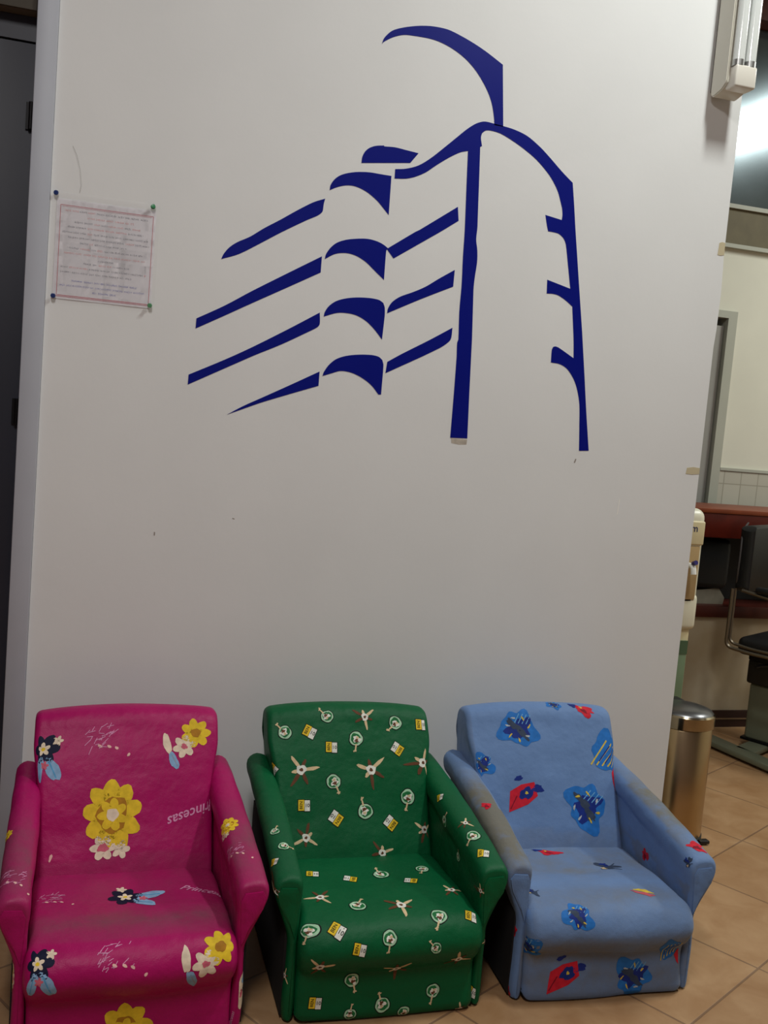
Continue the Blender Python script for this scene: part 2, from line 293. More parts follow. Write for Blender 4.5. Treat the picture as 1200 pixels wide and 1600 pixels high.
# ------------------------------------------------------------------ the blue emblem stuck on the wall
blue = mat('blue_vinyl', srgb(2, 16, 122), .4, noise_amt=.05, spec=.2)
emblem = empty('wall_emblem', (.9, 0, 1.15))
tag(emblem, 'large navy blue vinyl emblem of a building with a curved roof on the white wall', 'wall sticker')
def catmull(poly, sharp=38):
    """smooth the gentle corners of a closed outline, keep the sharp ones"""
    n = len(poly); P = [Vector((x, y)) for x, y in poly]; out = []
    def isharp(i):
        a = P[i]-P[i-1]; b = P[(i+1) % n]-P[i]
        return a.length < 1e-6 or b.length < 1e-6 or abs(a.angle_signed(b)) > math.radians(sharp)
    S = [isharp(i) for i in range(n)]
    for i in range(n):
        p1, p2 = P[i], P[(i+1) % n]
        p0 = p1*2-p2 if S[i] else P[i-1]; p3 = p2*2-p1 if S[(i+1) % n] else P[(i+2) % n]
        L = (p2-p1).length; m = 4 if not (S[i] and S[(i+1) % n]) and L < .12 else 1
        t1 = (p2-p0)*.5; t2 = (p3-p1)*.5
        if t1.length > L: t1 = t1.normalized()*L
        if t2.length > L: t2 = t2.normalized()*L
        for k in range(m):
            t = k/m; h00 = 2*t**3-3*t*t+1; h10 = t**3-2*t*t+t; h01 = -2*t**3+3*t*t; h11 = t**3-t*t
            q = p1*h00+t1*h10+p2*h01+t2*h11; out.append((q.x, q.y))
    return out
for n, poly in DECAL.items():
    bm = bmesh.new(); prism_xz(bm, [(x-.9, z-1.15) for x, z in catmull(poly)], -.0009, -.00005)
    obj(n.split('.')[0], bm, blue, emblem)
bm = bmesh.new(); prism_xz(bm, [(.915-.9, 1.236-1.15), (.963-.9, 1.236-1.15), (.962-.9, 1.222-1.15), (.940-.9, 1.220-1.15), (.917-.9, 1.223-1.15)], -.0003, -.00005)
obj('glue_residue', bm, mat('glue', srgb(196, 186, 172), .7, noise_amt=.3, noise_scale=60), emblem)

# ------------------------------------------------------------------ pinned notice
rng = random.Random(7)
notice = tag(empty('pinned_notice', (-.035, 0, 1.625)), 'square printed notice with a red border pinned to the upper left of the wall', 'notice')
ax, az = -.035, 1.625
NS = 14
def sheet(x0, x1, z0, z1, dep, curl):
    bm = bmesh.new(); g = []
    for i in range(NS+1):
        row = []
        for j in range(NS+1):
            u, v = i/NS, j/NS
            y = -dep-curl*(.5+.5*math.sin(7*u+1.2))*math.sin(PI*u)*(.35+.65*abs(math.sin(2.4*v+.4)))
            row.append(bm.verts.new((x0+(x1-x0)*u-ax, y, z0+(z1-z0)*v-az)))
        g.append(row)
    for i in range(NS):
        for j in range(NS): bm.faces.new((g[i][j], g[i+1][j], g[i+1][j+1], g[i][j+1]))
    r = bmesh.ops.solidify(bm, geom=list(bm.faces), thickness=.0003)
    return bm
obj('paper', sheet(-.148, .086, 1.499, 1.738, .0012, .003), mat('notice_paper', srgb(250, 248, 252), .5), notice, smooth=True)
sl = bpy.data.materials.new('clear_plastic_sleeve'); sl.use_nodes = True; nt = sl.node_tree
tr = nt.nodes.new('ShaderNodeBsdfTransparent'); gl = nt.nodes.new('ShaderNodeBsdfPrincipled'); gl.inputs['Base Color'].default_value = (.9, .9, .92, 1); gl.inputs['Roughness'].default_value = .22
ms = nt.nodes.new('ShaderNodeMixShader'); ms.inputs[0].default_value = .05
nt.links.new(tr.outputs[0], ms.inputs[1]); nt.links.new(gl.outputs[0], ms.inputs[2]); nt.links.new(ms.outputs[0], nt.nodes['Material Output'].inputs['Surface'])
obj('plastic_sleeve', sheet(-.159, .0945, 1.494, 1.754, .0035, .0035), sl, notice, smooth=True)
def ndep(x, z):
    u = (x+.148)/.234; v = (z-1.499)/.239
    return -.0012-.003*(.5+.5*math.sin(7*u+1.2))*math.sin(PI*max(0, min(1, u)))*(.35+.65*abs(math.sin(2.4*v+.4)))-.0003
def strip(bm, x0, z0, x1, z1, w, mi=0):
    n = max(1, int(math.hypot(x1-x0, z1-z0)/.01)); d = Vector((x1-x0, z1-z0)).normalized(); nx, nz = -d.y*w/2, d.x*w/2
    pr = None
    for i in range(n+1):
        x = x0+(x1-x0)*i/n; z = z0+(z1-z0)*i/n
        c = [bm.verts.new((x+nx-ax, ndep(x+nx, z+nz), z+nz-az)), bm.verts.new((x-nx-ax, ndep(x-nx, z-nz), z-nz-az))]
        if pr: bm.faces.new((pr[0], pr[1], c[1], c[0])).material_index = mi
        pr = c
bm = bmesh.new()
for a in ((-.139, 1.724, .080, 1.724), (.080, 1.724, .080, 1.505), (.080, 1.505, -.139, 1.505), (-.139, 1.505, -.139, 1.724)): strip(bm, *a, .0013)
strip(bm, -.137, 1.508, .078, 1.508, .0016); strip(bm, -.135, 1.721, .076, 1.721, .0007)
obj('red_border', bm, mat('red_ink', srgb(186, 96, 108), .6), notice)
bm = bmesh.new()
lines = [(1.712, -.128, .070, 0), (1.699, -.075, .035, 1), (1.686, -.105, .050, 0), (1.674, -.120, .060, 0), (1.661, -.132, .070, 0), (1.649, -.118, .074, 0), (1.637, -.09, .02, 0),
         (1.624, -.118, .060, 0), (1.611, -.125, .066, 1), (1.599, -.045, -.01, 0), (1.589, -.08, .03, 0), (1.577, -.132, .070, 0), (1.565, -.132, .035, 0), (1.545, -.105, .050, 2), (1.533, -.132, .070, 2), (1.521, -.055, .0, 2)]
for z, xa, xb, c in lines:
    x = xa
    while x < xb:
        wl = rng.uniform(.008, .026); e = min(x+wl, xb)
        ci = c if rng.random() > .24 or c == 2 else 1
        xx = x
        while xx < e:                        # small letter-like strokes, too worn to read
            h = rng.choice((.0034, .0034, .0052)); strip(bm, xx, z-h/2, xx+rng.uniform(-.0006, .0006), z+h/2, .0007, ci)
            if rng.random() < .6: strip(bm, xx, z+rng.choice((-.0016, 0, .0016)), min(xx+.0018, e), z+rng.choice((-.0016, 0, .0016)), .0007, ci)
            xx += .0022
        x = e+.0035
obj('print', bm, [mat('grey_ink', srgb(160, 158, 168), .7), mat('pale_red_ink', srgb(222, 172, 176), .7), mat('violet_ink', srgb(150, 150, 196), .7)], notice)
def pin(x, z, m, lab, tilt):
    e = tag(empty('push_pin', (x, -.0075, z)), lab, 'push pin', 'push pins holding the notice')
    bm = bmesh.new(); lathe(bm, [(.0056, 0), (.0060, .0012), (.0040, .0020), (.0032, .0045), (.0034, .0062), (.0052, .0068), (.0050, .0080), (.001, .0083)], n=16)
    bmesh.ops.rotate(bm, cent=(0, 0, 0), matrix=Matrix.Rotation(PI/2+tilt, 3, 'X'), verts=bm.verts); obj('pin_head', bm, m, e, smooth=True)
    bm = bmesh.new(); tube(bm, [(0, 0, 0), (0, .0075, 0)], .0006, 6); obj('needle', bm, mat('steel', srgb(190, 190, 190), .3, 1), e)
pb, pg = mat('blue_plastic', srgb(30, 52, 110), .3), mat('green_plastic', srgb(40, 130, 80), .3)
pin(-.151, 1.749, pb, 'blue push pin at the top left corner of the notice', .15)
pin(.0775, 1.747, pg, 'green push pin at the top right corner of the notice', -.1)
pin(-.146, 1.504, pb, 'blue push pin at the bottom left corner of the notice', .1)
pin(.0835, 1.506, mat('pale_green_plastic', srgb(90, 150, 110), .3), 'green push pin at the bottom right corner of the notice', .2)

# ------------------------------------------------------------------ unlit twin-tube fixture at the top right of the wall
cream = mat('lamp_enamel', srgb(206, 203, 190), .4, noise_amt=.03)
fx = tag(empty('wall_tube_lamp', (1.638, 0, 2.262)), 'unlit white twin tube wall lamp mounted upright at the top right wall edge', 'wall lamp')
bm = bmesh.new(); box(bm, -.030, .030, -.014, -.0005, .02, 1.24); obj('back_plate', bm, mat('lamp_back_grey', srgb(120, 116, 108), .6), fx)
bm = bmesh.new()
pr = [(-.014, 1.26), (-.014, .010), (-.020, .002), (-.030, 0), (-.066, .008), (-.084, .020), (-.088, .030), (-.088, 1.26)]
L = [bm.verts.new((-.038, y, z)) for y, z in pr]; R_ = [bm.verts.new((.038, y, z)) for y, z in pr]
bm.faces.new(L); bm.faces.new(R_[::-1])
for i in range(len(pr)): bm.faces.new((L[i], L[(i+1) % len(pr)], R_[(i+1) % len(pr)], R_[i]))
bmesh.ops.bevel(bm, geom=list(bm.edges), offset=.003, segments=2, affect='EDGES', clamp_overlap=True)
obj('housing', bm, cream, fx, smooth=True)
for z0, z1 in ((.006, .066), (1.19, 1.25)):
    bm = bmesh.new(); box(bm, -.030, .037, -.118, -.070, z0, z1, .006, 3); obj('end_socket', bm, mat('lamp_white_plastic', srgb(214, 210, 200), .35), fx, smooth=True)
glass = mat('unlit_tube_glass', srgb(214, 218, 216), .12, noise_amt=.04, spec=.7, coat=.5)
for x in (-.016, .0205):
    bm = bmesh.new(); tube(bm, [(x, -.101, .078), (x, -.101, 1.18)], .0165, 24); t = obj('fluorescent_tube', bm, glass, fx, smooth=True)
    for z in (.064, 1.178):
        bm = bmesh.new(); tube(bm, [(x, -.101, z), (x, -.101, z+.016)], .0170, 24); obj('end_cap', bm, mat('brushed_aluminium', srgb(170, 170, 168), .35, .9, noise_amt=.1), t, smooth=True)

# ------------------------------------------------------------------ upholstery surfaces (param grids, numpy only)
#GEOM
def resample(pts, n, closed=True):
    """smooth (Catmull-Rom) profile resampled at n equal steps"""
    P = np.array(pts, float); m = len(P); out = []
    for i in range(m if closed else m-1):
        if closed: a, b, c, d = P[i-1], P[i], P[(i+1) % m], P[(i+2) % m]
        else: a, b, c, d = P[max(i-1, 0)], P[i], P[i+1], P[min(i+2, m-1)]
        for k in range(8):
            t = k/8; out.append(.5*((2*b)+(-a+c)*t+(2*a-5*b+4*c-d)*t*t+(-a+3*b-3*c+d)*t**3))
    if closed: out.append(out[0])
    else: out.append(P[-1])
    out = np.array(out); L = np.concatenate([[0], np.cumsum(np.linalg.norm(np.diff(out, axis=0), axis=1))])
    s = np.linspace(0, L[-1], n+1)
    if closed: s = s[:-1]
    return np.stack([np.interp(s, L, out[:, k]) for k in range(2)], 1)
def edge_inset(t, W, r):
    """how far the rounded edge pulls in at distance t from the middle"""
    d = np.clip((np.abs(t)-(W-r))/r, 0, 1); return r*(1-np.sqrt(np.maximum(0, 1-d*d)))
def loop_grid(prof, ts, r, place, crown=0.0):
    """sweep the closed profile over the positions ts; edges rounded by r; returns P[nt, nprof, 3]"""
    n = len(prof); T = np.roll(prof, -1, 0)-np.roll(prof, 1, 0); T /= np.linalg.norm(T, axis=1)[:, None]
    area2 = np.sum(prof[:, 0]*np.roll(prof[:, 1], -1)-np.roll(prof[:, 0], -1)*prof[:, 1])
    Nn = np.stack([T[:, 1], -T[:, 0]], 1)*(1 if area2 > 0 else -1)     # outward
    W = max(abs(ts[0]), abs(ts[-1])); mid = (ts[0]+ts[-1])/2; H = (ts[-1]-ts[0])/2
    rows = []
    for t in ts:
        q = t-mid; ins = edge_inset(q, H, r)
        row = prof-Nn*ins+Nn*crown*(1-(q/H)**2)
        rows.append(place(t, row))
    return np.array(rows)
def ts_rounded(a, b, n, r, k=6):
    e = r*(1-np.cos(np.linspace(0, PI/2, k+1)[:-1]))
    return np.concatenate([a+e, np.linspace(a+r, b-r, n), (b-e)[::-1]])
def wob(P, amp, f, ph):
    x, y, z = P[..., 0], P[..., 1], P[..., 2]
    return amp*(np.sin(f*x+ph+2.1*np.sin(f*.7*z+ph))+np.sin(f*1.3*z-ph*2+1.7*np.sin(f*.6*x))+np.sin(f*1.7*y+ph*3))/3
def back_grid(ph):
    prof = resample([(-.322, .15), (-.312, .205), (-.275, .275), (-.233, .36), (-.193, .43), (-.158, .482), (-.142, .508), (-.122, .523), (-.088, .522), (-.062, .505), (-.052, .46), (-.05, .30), (-.045, .10), (-.05, .03), (-.12, .03), (-.24, .06)], 110)
    def place(t, row):
        z = row[:, 1]; u = np.clip((z-.36)/.10, 0, 1); wd = .197+.016*u*u*(3-2*u)
        x = t/.2*wd
        sag = .008*np.clip((z-.48)/.04, 0, 1)*(np.abs(t)/.2)**4
        return np.stack([x, row[:, 0], z-sag], 1)
    return loop_grid(prof, ts_rounded(-.2, .2, 36, .014), .014, place, .006)
def seat_grid(ph, crease=0.0, bulge=.012):
    prof = resample([(-.25, .04), (-.25, .165), (-.275, .196), (-.33, .208), (-.42, .216), (-.52, .222), (-.585, .224), (-.630, .212), (-.653, .186), (-.657, .158), (-.646, .130), (-.633, .112), (-.632, .085), (-.634, .05), (-.637, .012), (-.60, .008), (-.40, .008)], 120)
    def place(t, row):
        z = row[:, 1]; y = row[:, 0].copy()
        f = np.clip((z-.10)/.06, 0, 1)*np.clip((-y-.5)/.1, 0, 1)
        y = y-bulge*f*(1-(np.abs(t)/.2)**4)
        dz = (-.007*np.exp(-((t-.01)/.12)**2)*np.exp(-((y+.43)/.09)**2)-crease*np.exp(-((t-.0)/.10)**2)*np.exp(-((y+.47-.25*(t+.03)**2/.1)/.014)**2))*(z > .17)
        x = t*(1+.025*np.clip((z-.11)/.05, 0, 1)*np.clip((-y-.60)/.02, 0, 1))
        return np.stack([x, y, z+dz], 1)
    return loop_grid(prof, ts_rounded(-.1985, .1985, 36, .02), .02, place, .004)
def arm_grid(side, ph, flare=1.0):
    """closed section in x-z swept from the back (u .09) to the front (u .625)"""
    n = 84; rows = []
    U = ts_rounded(.085, .626, 40, .016)
    for u in U:
        g = (u-.085)/.541
        zt = .392-.03*g-.045*g*g
        wo = (.254+.010*g)*1.0; wo = .222+(wo-.222)*(1 if side > 0 else .86)*flare; fi = .006*math.sin(PI*min(1, g*1.15)) if g < .87 else 0
        low = zt-.055-.05*g
        pr = np.array([(.199, .010), (.199, .12), (.199, zt-.075), (.197-fi, zt-.045), (.197-fi, zt-.020), (.204-fi*.6, zt-.004), (.224, zt+.002), (wo-.016, zt), (wo-.003, zt-.011), (wo, zt-.028), (wo-.006, zt-.052), (.2245, low-.022), (.2215, low-.06), (.2215, .12), (.2215, .010)])
        pr = resample(pr, n)
        T = np.roll(pr, -1, 0)-np.roll(pr, 1, 0); T /= np.linalg.norm(T, axis=1)[:, None]+1e-9
        Nn = np.stack([T[:, 1], -T[:, 0]], 1)
        a2 = np.sum(pr[:, 0]*np.roll(pr[:, 1], -1)-np.roll(pr[:, 0], -1)*pr[:, 1]); Nn *= (1 if a2 > 0 else -1)
        ins = edge_inset(u-.3555, .2705, .016)*.62
        pr = pr-Nn*ins
        pr[:, 0] = np.maximum(pr[:, 0], .190)
        rows.append(np.stack([side*pr[:, 0], np.full(n, -u), np.maximum(pr[:, 1], .006)], 1))
    return np.array(rows)
def wrinkle(P, amp, f, ph):
    d = wob(P, amp, f, ph); Q = P.copy(); N = grid_normals(P); return Q+N*d[..., None]
def grid_normals(P):
    da = np.gradient(P, axis=0); db = (np.roll(P, -1, 1)-np.roll(P, 1, 1))/2
    N = np.cross(da, db); N /= np.linalg.norm(N, axis=2)[..., None]+1e-12
    c = P.mean((0, 1)); s = np.sign(np.sum(N*(P-c))); return N*s
def make_surfs(ph, lump):
    S = {'backrest': back_grid(ph), 'seat': seat_grid(ph, .006 if lump > 1.2 else .002), 'arm_l': arm_grid(-1, ph), 'arm_r': arm_grid(1, ph)}
    S['backrest'] = wrinkle(S['backrest'], .0022*lump, 21, ph); S['seat'] = wrinkle(S['seat'], .0030*lump, 24, ph+1)
    S['arm_l'] = wrinkle(S['arm_l'], .0014*lump, 30, ph+2); S['arm_r'] = wrinkle(S['arm_r'], .0014*lump, 30, ph+3)
    for k in S: S[k][..., 2] = np.maximum(S[k][..., 2], .004)
    return S
CHAIRS = {1: dict(loc=(.0814, -.067, 0), rz=math.radians(2.27), ph=.4, lump=1.0), 2: dict(loc=(.639, -.047, 0), rz=math.radians(-.08), ph=2.2, lump=.8), 3: dict(loc=(1.180, -.05, 0), rz=math.radians(-2.0), ph=4.1, lump=1.5)}
#ENDGEOM
class Surf:
    def __init__(self, P):
        self.P = P; self.N = grid_normals(P); self.na, self.nb = P.shape[:2]
    def at(self, a, b, A):
        a = min(max(a, 0), self.na-1.001); i = int(a); f = a-i; b = b % self.nb; j = int(b); g = b-j; j2 = (j+1) % self.nb; j = j % self.nb
        return (A[i, j]*(1-f)*(1-g)+A[i+1, j]*f*(1-g)+A[i, j2]*(1-f)*g+A[i+1, j2]*f*g)
    def frame(self, a0, b0, th):
        """metric frame round (a0, b0): returns a function (x, y, lift) -> 3-D point; th turns the motif on the cloth"""
        p = self.at(a0, b0, self.P); n = self.at(a0, b0, self.N); n = n/np.linalg.norm(n)
        ea = self.at(a0+.5, b0, self.P)-self.at(a0-.5, b0, self.P); eb = self.at(a0, b0+.5, self.P)-self.at(a0, b0-.5, self.P)
        la, lb = np.linalg.norm(ea), np.linalg.norm(eb); ua = ea/la; up = math.cos(th)*(eb/lb)+math.sin(th)*ua
        up = up-n*(up@n); up /= np.linalg.norm(up); rt = np.cross(up, n)
        G = np.array([[ea@ea, ea@eb], [ea@eb, eb@eb]]); Gi = np.linalg.inv(G)
        def f(x, y, lift):
            wv = x*rt+y*up; c = Gi@np.array([wv@ea, wv@eb]); a, b = a0+c[0], b0+c[1]
            nn = self.at(a, b, self.N); return self.at(a, b, self.P)+nn/np.linalg.norm(nn)*lift
        return f
def grid_mesh(bm, P):
    na, nb = P.shape[:2]
    V = [[bm.verts.new(P[i, j]) for j in range(nb)] for i in range(na)]
    for i in range(na-1):
        for j in range(nb): bm.faces.new((V[i][j], V[i][(j+1) % nb], V[i+1][(j+1) % nb], V[i+1][j]))
    bm.faces.new(V[0][::-1]); bm.faces.new(V[-1])
# ---- printed motifs: flat ink patches lying in the cloth
def tri_patch(poly, maxlen=.008):
    bm = bmesh.new(); vs = [bm.verts.new((x, y, 0)) for x, y in poly]
    for t in tessellate_polygon([[Vector((x, y, 0)) for x, y in poly]]):
        try: bm.faces.new([vs[i] for i in t])
        except ValueError: pass
    for _ in range(5):
        es = [e for e in bm.edges if e.calc_length() > maxlen]
        if not es: break
        bmesh.ops.subdivide_edges(bm, edges=es, cuts=1); bmesh.ops.triangulate(bm, faces=[f for f in bm.faces if len(f.verts) > 3])
    bm.verts.index_update()
    r = ([(v.co.x, v.co.y) for v in bm.verts], [[v.index for v in f.verts] for f in bm.faces]); bm.free(); return r
def blob(cx, cy, rx, ry, rough=.12, seed=0, n=26, rot=0):
    rg = random.Random(seed); ph = [rg.uniform(0, 6.3) for _ in range(4)]; o = []
    for k in range(n):
        t = 2*PI*k/n; r = 1+rough*(math.sin(2*t+ph[0])*.5+math.sin(3*t+ph[1])*.6+math.sin(5*t+ph[2])*.5+math.sin(8*t+ph[3])*.3)
        x, y = rx*r*math.cos(t), ry*r*math.sin(t); c, s = math.cos(rot), math.sin(rot); o.append((cx+x*c-y*s, cy+x*s+y*c))
    return o
def bar(x0, y0, x1, y1, w0, w1=None):
    w1 = w0 if w1 is None else w1; d = Vector((x1-x0, y1-y0)).normalized(); n = Vector((-d.y, d.x))
    return [(x0+n.x*w0/2, y0+n.y*w0/2), (x0-n.x*w0/2, y0-n.y*w0/2), (x1-n.x*w1/2, y1-n.y*w1/2), (x1+n.x*w1/2, y1+n.y*w1/2)]
def text_tris(s, size, shear=0.0):
    cu = bpy.data.curves.new('t', 'FONT'); cu.body = s; cu.size = size; cu.align_x = 'CENTER'; cu.align_y = 'CENTER'; cu.resolution_u = 2; cu.shear = shear; cu.offset = size*.012
    o = bpy.data.objects.new('t', cu); C.objects.link(o); bpy.context.view_layer.update()
    me = o.evaluated_get(bpy.context.evaluated_depsgraph_get()).to_mesh()
    me.calc_loop_triangles(); V = [(v.co.x, v.co.y) for v in me.vertices]; T = [list(t.vertices) for t in me.loop_triangles]
    o.to_mesh_clear(); bpy.data.objects.remove(o); bpy.data.curves.remove(cu); return V, T
_text = {}
def motif(kind, w, seed):
    """list of (layer, ink, (verts, tris)); w = overall size in metres. Plain abstract patches."""
    out = []; rg = random.Random(seed)
    def add(layer, ink, poly): out.append((layer, ink, tri_patch([(x*w, y*w) for x, y in poly])))
    def txt(layer, ink, s, size, cx=0, cy=0, rot=0, shear=0):
        key = (s, shear)
        if key not in _text: _text[key] = text_tris(s, 1.0, shear)
        V, T = _text[key]; c, q = math.cos(rot), math.sin(rot)
        out.append((layer, ink, ([((cx+(x*c-y*q)*size)*w, (cy+(x*q+y*c)*size)*w) for x, y in V], T)))
    def petals(layer, ink, cx, cy, n, r, pr, rot=0, sy=1.0):
        for k in range(n):
            t = rot+2*PI*k/n; add(layer, ink, blob(cx+r*math.cos(t), cy+r*sy*math.sin(t), pr, pr*.62, .05, seed+k, 16, t))
    if kind == 'gold':          # large golden bloom with cream centre and small rosy bloom under it
        petals(0, 'yellow', .03, .08, 9, .22, .2, .2, 1.3); add(1, 'ochre', blob(.03, .08, .2, .26, .12, seed, 24)); petals(2, 'yellow', .03, .08, 7, .11, .1, .5, 1.2); add(3, 'cream', blob(.03, .08, .08, .09, .1, seed+3))
        petals(0, 'cream', -.1, -.36, 6, .09, .09); add(1, 'rose', blob(-.1, -.36, .07, .06, .2, seed+2)); petals(0, 'cream', .14, -.40, 5, .06, .07)
    elif kind == 'bun':         # golden bloom, cream bloom and a pale blue leaf
        petals(0, 'yellow', .2, .2, 7, .15, .14); add(1, 'ochre', blob(.2, .2, .09, .09, .1, seed)); petals(0, 'cream', -.02, -.06, 6, .11, .11, .3); add(1, 'rose', blob(-.02, -.06, .06, .05, .2, seed+2))
        add(0, 'cream', blob(-.34, .0, .07, .2, .1, seed+4, 20, .2)); add(0, 'sky', blob(-.2, -.32, .07, .19, .12, seed+5, 20, .5)); add(1, 'steel', bar(-.24, -.22, -.12, -.42, .02))
    elif kind == 'navy':        # dark bloom with cream dots and pale blue leaves
        petals(0, 'navy', -.02, .16, 6, .15, .15); petals(1, 'cream', -.02, .16, 5, .07, .06, .4); add(2, 'yellow', blob(-.02, .16, .035, .035, .1, seed)); petals(0, 'cream', .22, .3, 5, .05, .05)
        add(0, 'sky', blob(-.16, -.2, .12, .24, .1, seed+2, 22, -.5)); add(0, 'sky', blob(.14, -.22, .12, .24, .1, seed+3, 22, .5)); add(1, 'cyan', bar(-.1, -.06, -.22, -.36, .025)); add(1, 'cyan', bar(.08, -.06, .2, -.38, .025)); petals(1, 'rose', 0, -.14, 5, .04, .04)
    elif kind == 'spark':       # pale hatch strokes with a tail of drops
        for k in range(26):
            a = rg.uniform(-.2, 1.2); x, y = rg.uniform(-.42, .25), rg.uniform(-.15, .35); y -= .3*max(0, -x-.1); l = rg.uniform(.08, .2); add(0, 'pale', bar(x-l*math.cos(a)/2, y-l*math.sin(a)/2, x+l*math.cos(a)/2, y+l*math.sin(a)/2, .014))
        for k, (x, y) in enumerate([(-.12, -.12), (.08, -.14), (.24, -.18), (.5, -.34)]): add(0, 'blush', blob(x, y, .055-.004*k, .03, .1, seed+k, 12, -.6+1.6*(k == 3)))
    elif kind == 'drop': add(0, 'blush', blob(0, 0, .12, .4, .2, seed, 14))
    elif kind == 'flame':
        add(0, 'orange', [(-.5, -.06), (-.25, .02), (.1, .1), (.5, -.06), (.1, .02), (-.2, -.04)]); add(0, 'cream', blob(.05, .02, .12, .07, .2, seed)); add(0, 'yellow', bar(-.3, -.07, .5, -.08, .03))
    elif kind == 'oval': add(0, 'cream', blob(0, 0, .16, .48, .06, seed)); add(1, 'sky', blob(.04, .3, .1, .12, .2, seed+1)); add(1, 'navy', bar(.0, .0, .12, .12, .06)); add(1, 'rose', blob(-.04, -.05, .05, .1, .2, seed+2))
    elif kind == 'script': txt(0, 'pale', 'Princesas', .27, 0, 0, 0, .35)
    elif kind == 'tag':
        add(0, 'black', [(-.50, -.46), (.06, -.46), (.06, .46), (-.50, .46)]); add(0, 'black', [(.0, -.5), (.52, -.5), (.52, .42), (.0, .42)])
        add(1, 'yellow', [(-.45, -.41), (.02, -.41), (.02, .41), (-.45, .41)]); add(1, 'white', [(.05, -.45), (.47, -.45), (.47, .37), (.05, .37)])
        txt(2, 'black', 'BEN', .33, -.215, 0, PI/2); txt(2, 'black', '10', .40, .26, -.03, 0)
    elif kind == 'disc':
        add(0, 'black', blob(0, 0, .44, .44, .05, seed)); add(1, 'pale_green', blob(0, 0, .39, .39, .05, seed)); add(2, 'green_ink', blob(.02, 0, .30, .29, .08, seed+1)); add(3, 'white', blob(-.03, .05, .2, .2, .3, seed+2)); add(4, 'brown', blob(0, .12, .12, .09, .3, seed+3)); add(4, 'tan', blob(-.08, -.04, .09, .07, .2, seed+4))
        add(2, 'tan', bar(.05, .3, .16, .66, .1, .07)); add(3, 'tan', blob(.18, .66, .09, .07, .4, seed+5))
    elif kind == 'sprig':       # pinwheel of tan and brown leaves round a white hub
        for q, (t, l, ink) in enumerate([(.3, .40, 'tan'), (1.35, .24, 'brown'), (2.4, .36, 'tan'), (3.6, .22, 'tan'), (4.35, .42, 'brown'), (5.35, .34, 'brown')]):
            add(q % 2, ink, blob(math.cos(t)*l*.6, math.sin(t)*l*.6, l*.52, .045, .12, seed+q, 14, t))
        add(2, 'white', blob(0, 0, .12, .12, .15, seed, 16)); add(3, 'brown', blob(.0, .0, .045, .045, .2, seed+2, 12))
    elif kind == 'splash':      # bright blue splash with dark and gold flecks
        add(0, 'bright_blue', blob(0, 0, .42, .42, .22, seed, 44)); add(1, 'deep_blue', blob(.02, .0, .28, .22, .3, seed+5, 30, .6)); add(2, 'slate', blob(-.1, .06, .2, .08, .3, seed+1, 24, -.5)); add(2, 'slate', blob(.1, -.1, .18, .07, .3, seed+7, 24, -.6))
        for k in range(7): add(3, 'gold' if k % 3 else 'pale_grey', blob(.26*math.cos(k*.9+seed), .26*math.sin(k*.9+seed), .055, .02, .3, seed+k, 10, k*1.1+seed))
        for k in range(4): add(1, 'light_blue', bar(-.1+.09*k, .12, .0+.09*k, .34, .018))
    elif kind == 'pennant':     # red kite shape with a blue middle
        add(0, 'red', [(.14, .34), (.32, .10), (.18, -.16), (-.16, -.5), (-.3, -.08), (-.12, .16)]); add(1, 'deep_blue', blob(.06, .04, .12, .17, .2, seed, 20, -.5)); add(1, 'dark_red', bar(-.12, -.1, -.15, -.42, .02)); add(0, 'deep_blue', blob(.26, .24, .14, .08, .25, seed+2, 18, .6)); add(2, 'gold', blob(.06, .05, .035, .035, .3, seed+1, 10)); add(0, 'deep_blue', blob(-.22, .26, .1, .05, .2, seed+4, 14, .8))
    elif kind == 'streamer': add(0, 'red', blob(.12, .04, .36, .17, .35, seed, 30)); add(1, 'deep_blue', blob(-.3, .1, .15, .08, .3, seed)); add(1, 'dark_red', blob(.1, .0, .12, .05, .3, seed+3)); add(1, 'gold', blob(-.02, .1, .05, .04, .4, seed+1, 12))
    elif kind == 'stripes':
        add(0, 'bright_blue', blob(-.05, .12, .26, .34, .15, seed, 30))
        for k in range(5): x = -.2+.09*k; add(1, 'gold', bar(x-.08, -.2+.02*k, x+.1, .3-.02*k, .022))
        for k in range(3): add(2, 'deep_blue', bar(-.16+.1*k, -.1, -.04+.1*k, .22, .018))
        add(1, 'red', [(.1, -.2), (.24, -.05), (.24, -.48), (.14, -.38)])
    elif kind == 'sun': add(0, 'gold', blob(0, .1, .3, .12, .3, seed)); add(0, 'dull_red', blob(.02, -.12, .36, .11, .3, seed+1))
    elif kind == 'fleck': add(0, 'slate', blob(0, 0, .3, .24, .5, seed, 34)); add(1, 'deep_blue', blob(-.12, .12, .12, .1, .5, seed+1)); add(1, 'tan', blob(-.1, -.16, .09, .06, .4, seed+2)); add(0, 'slate', bar(0, -.1, .48, -.18, .07, .03)); add(0, 'slate', bar(.1, .1, .22, .4, .06, .03))
    elif kind == 'redbit': add(0, 'red', blob(0, 0, .45, .36, .35, seed)); add(1, 'dark_red', blob(.05, -.1, .2, .15, .3, seed+1))
    return out
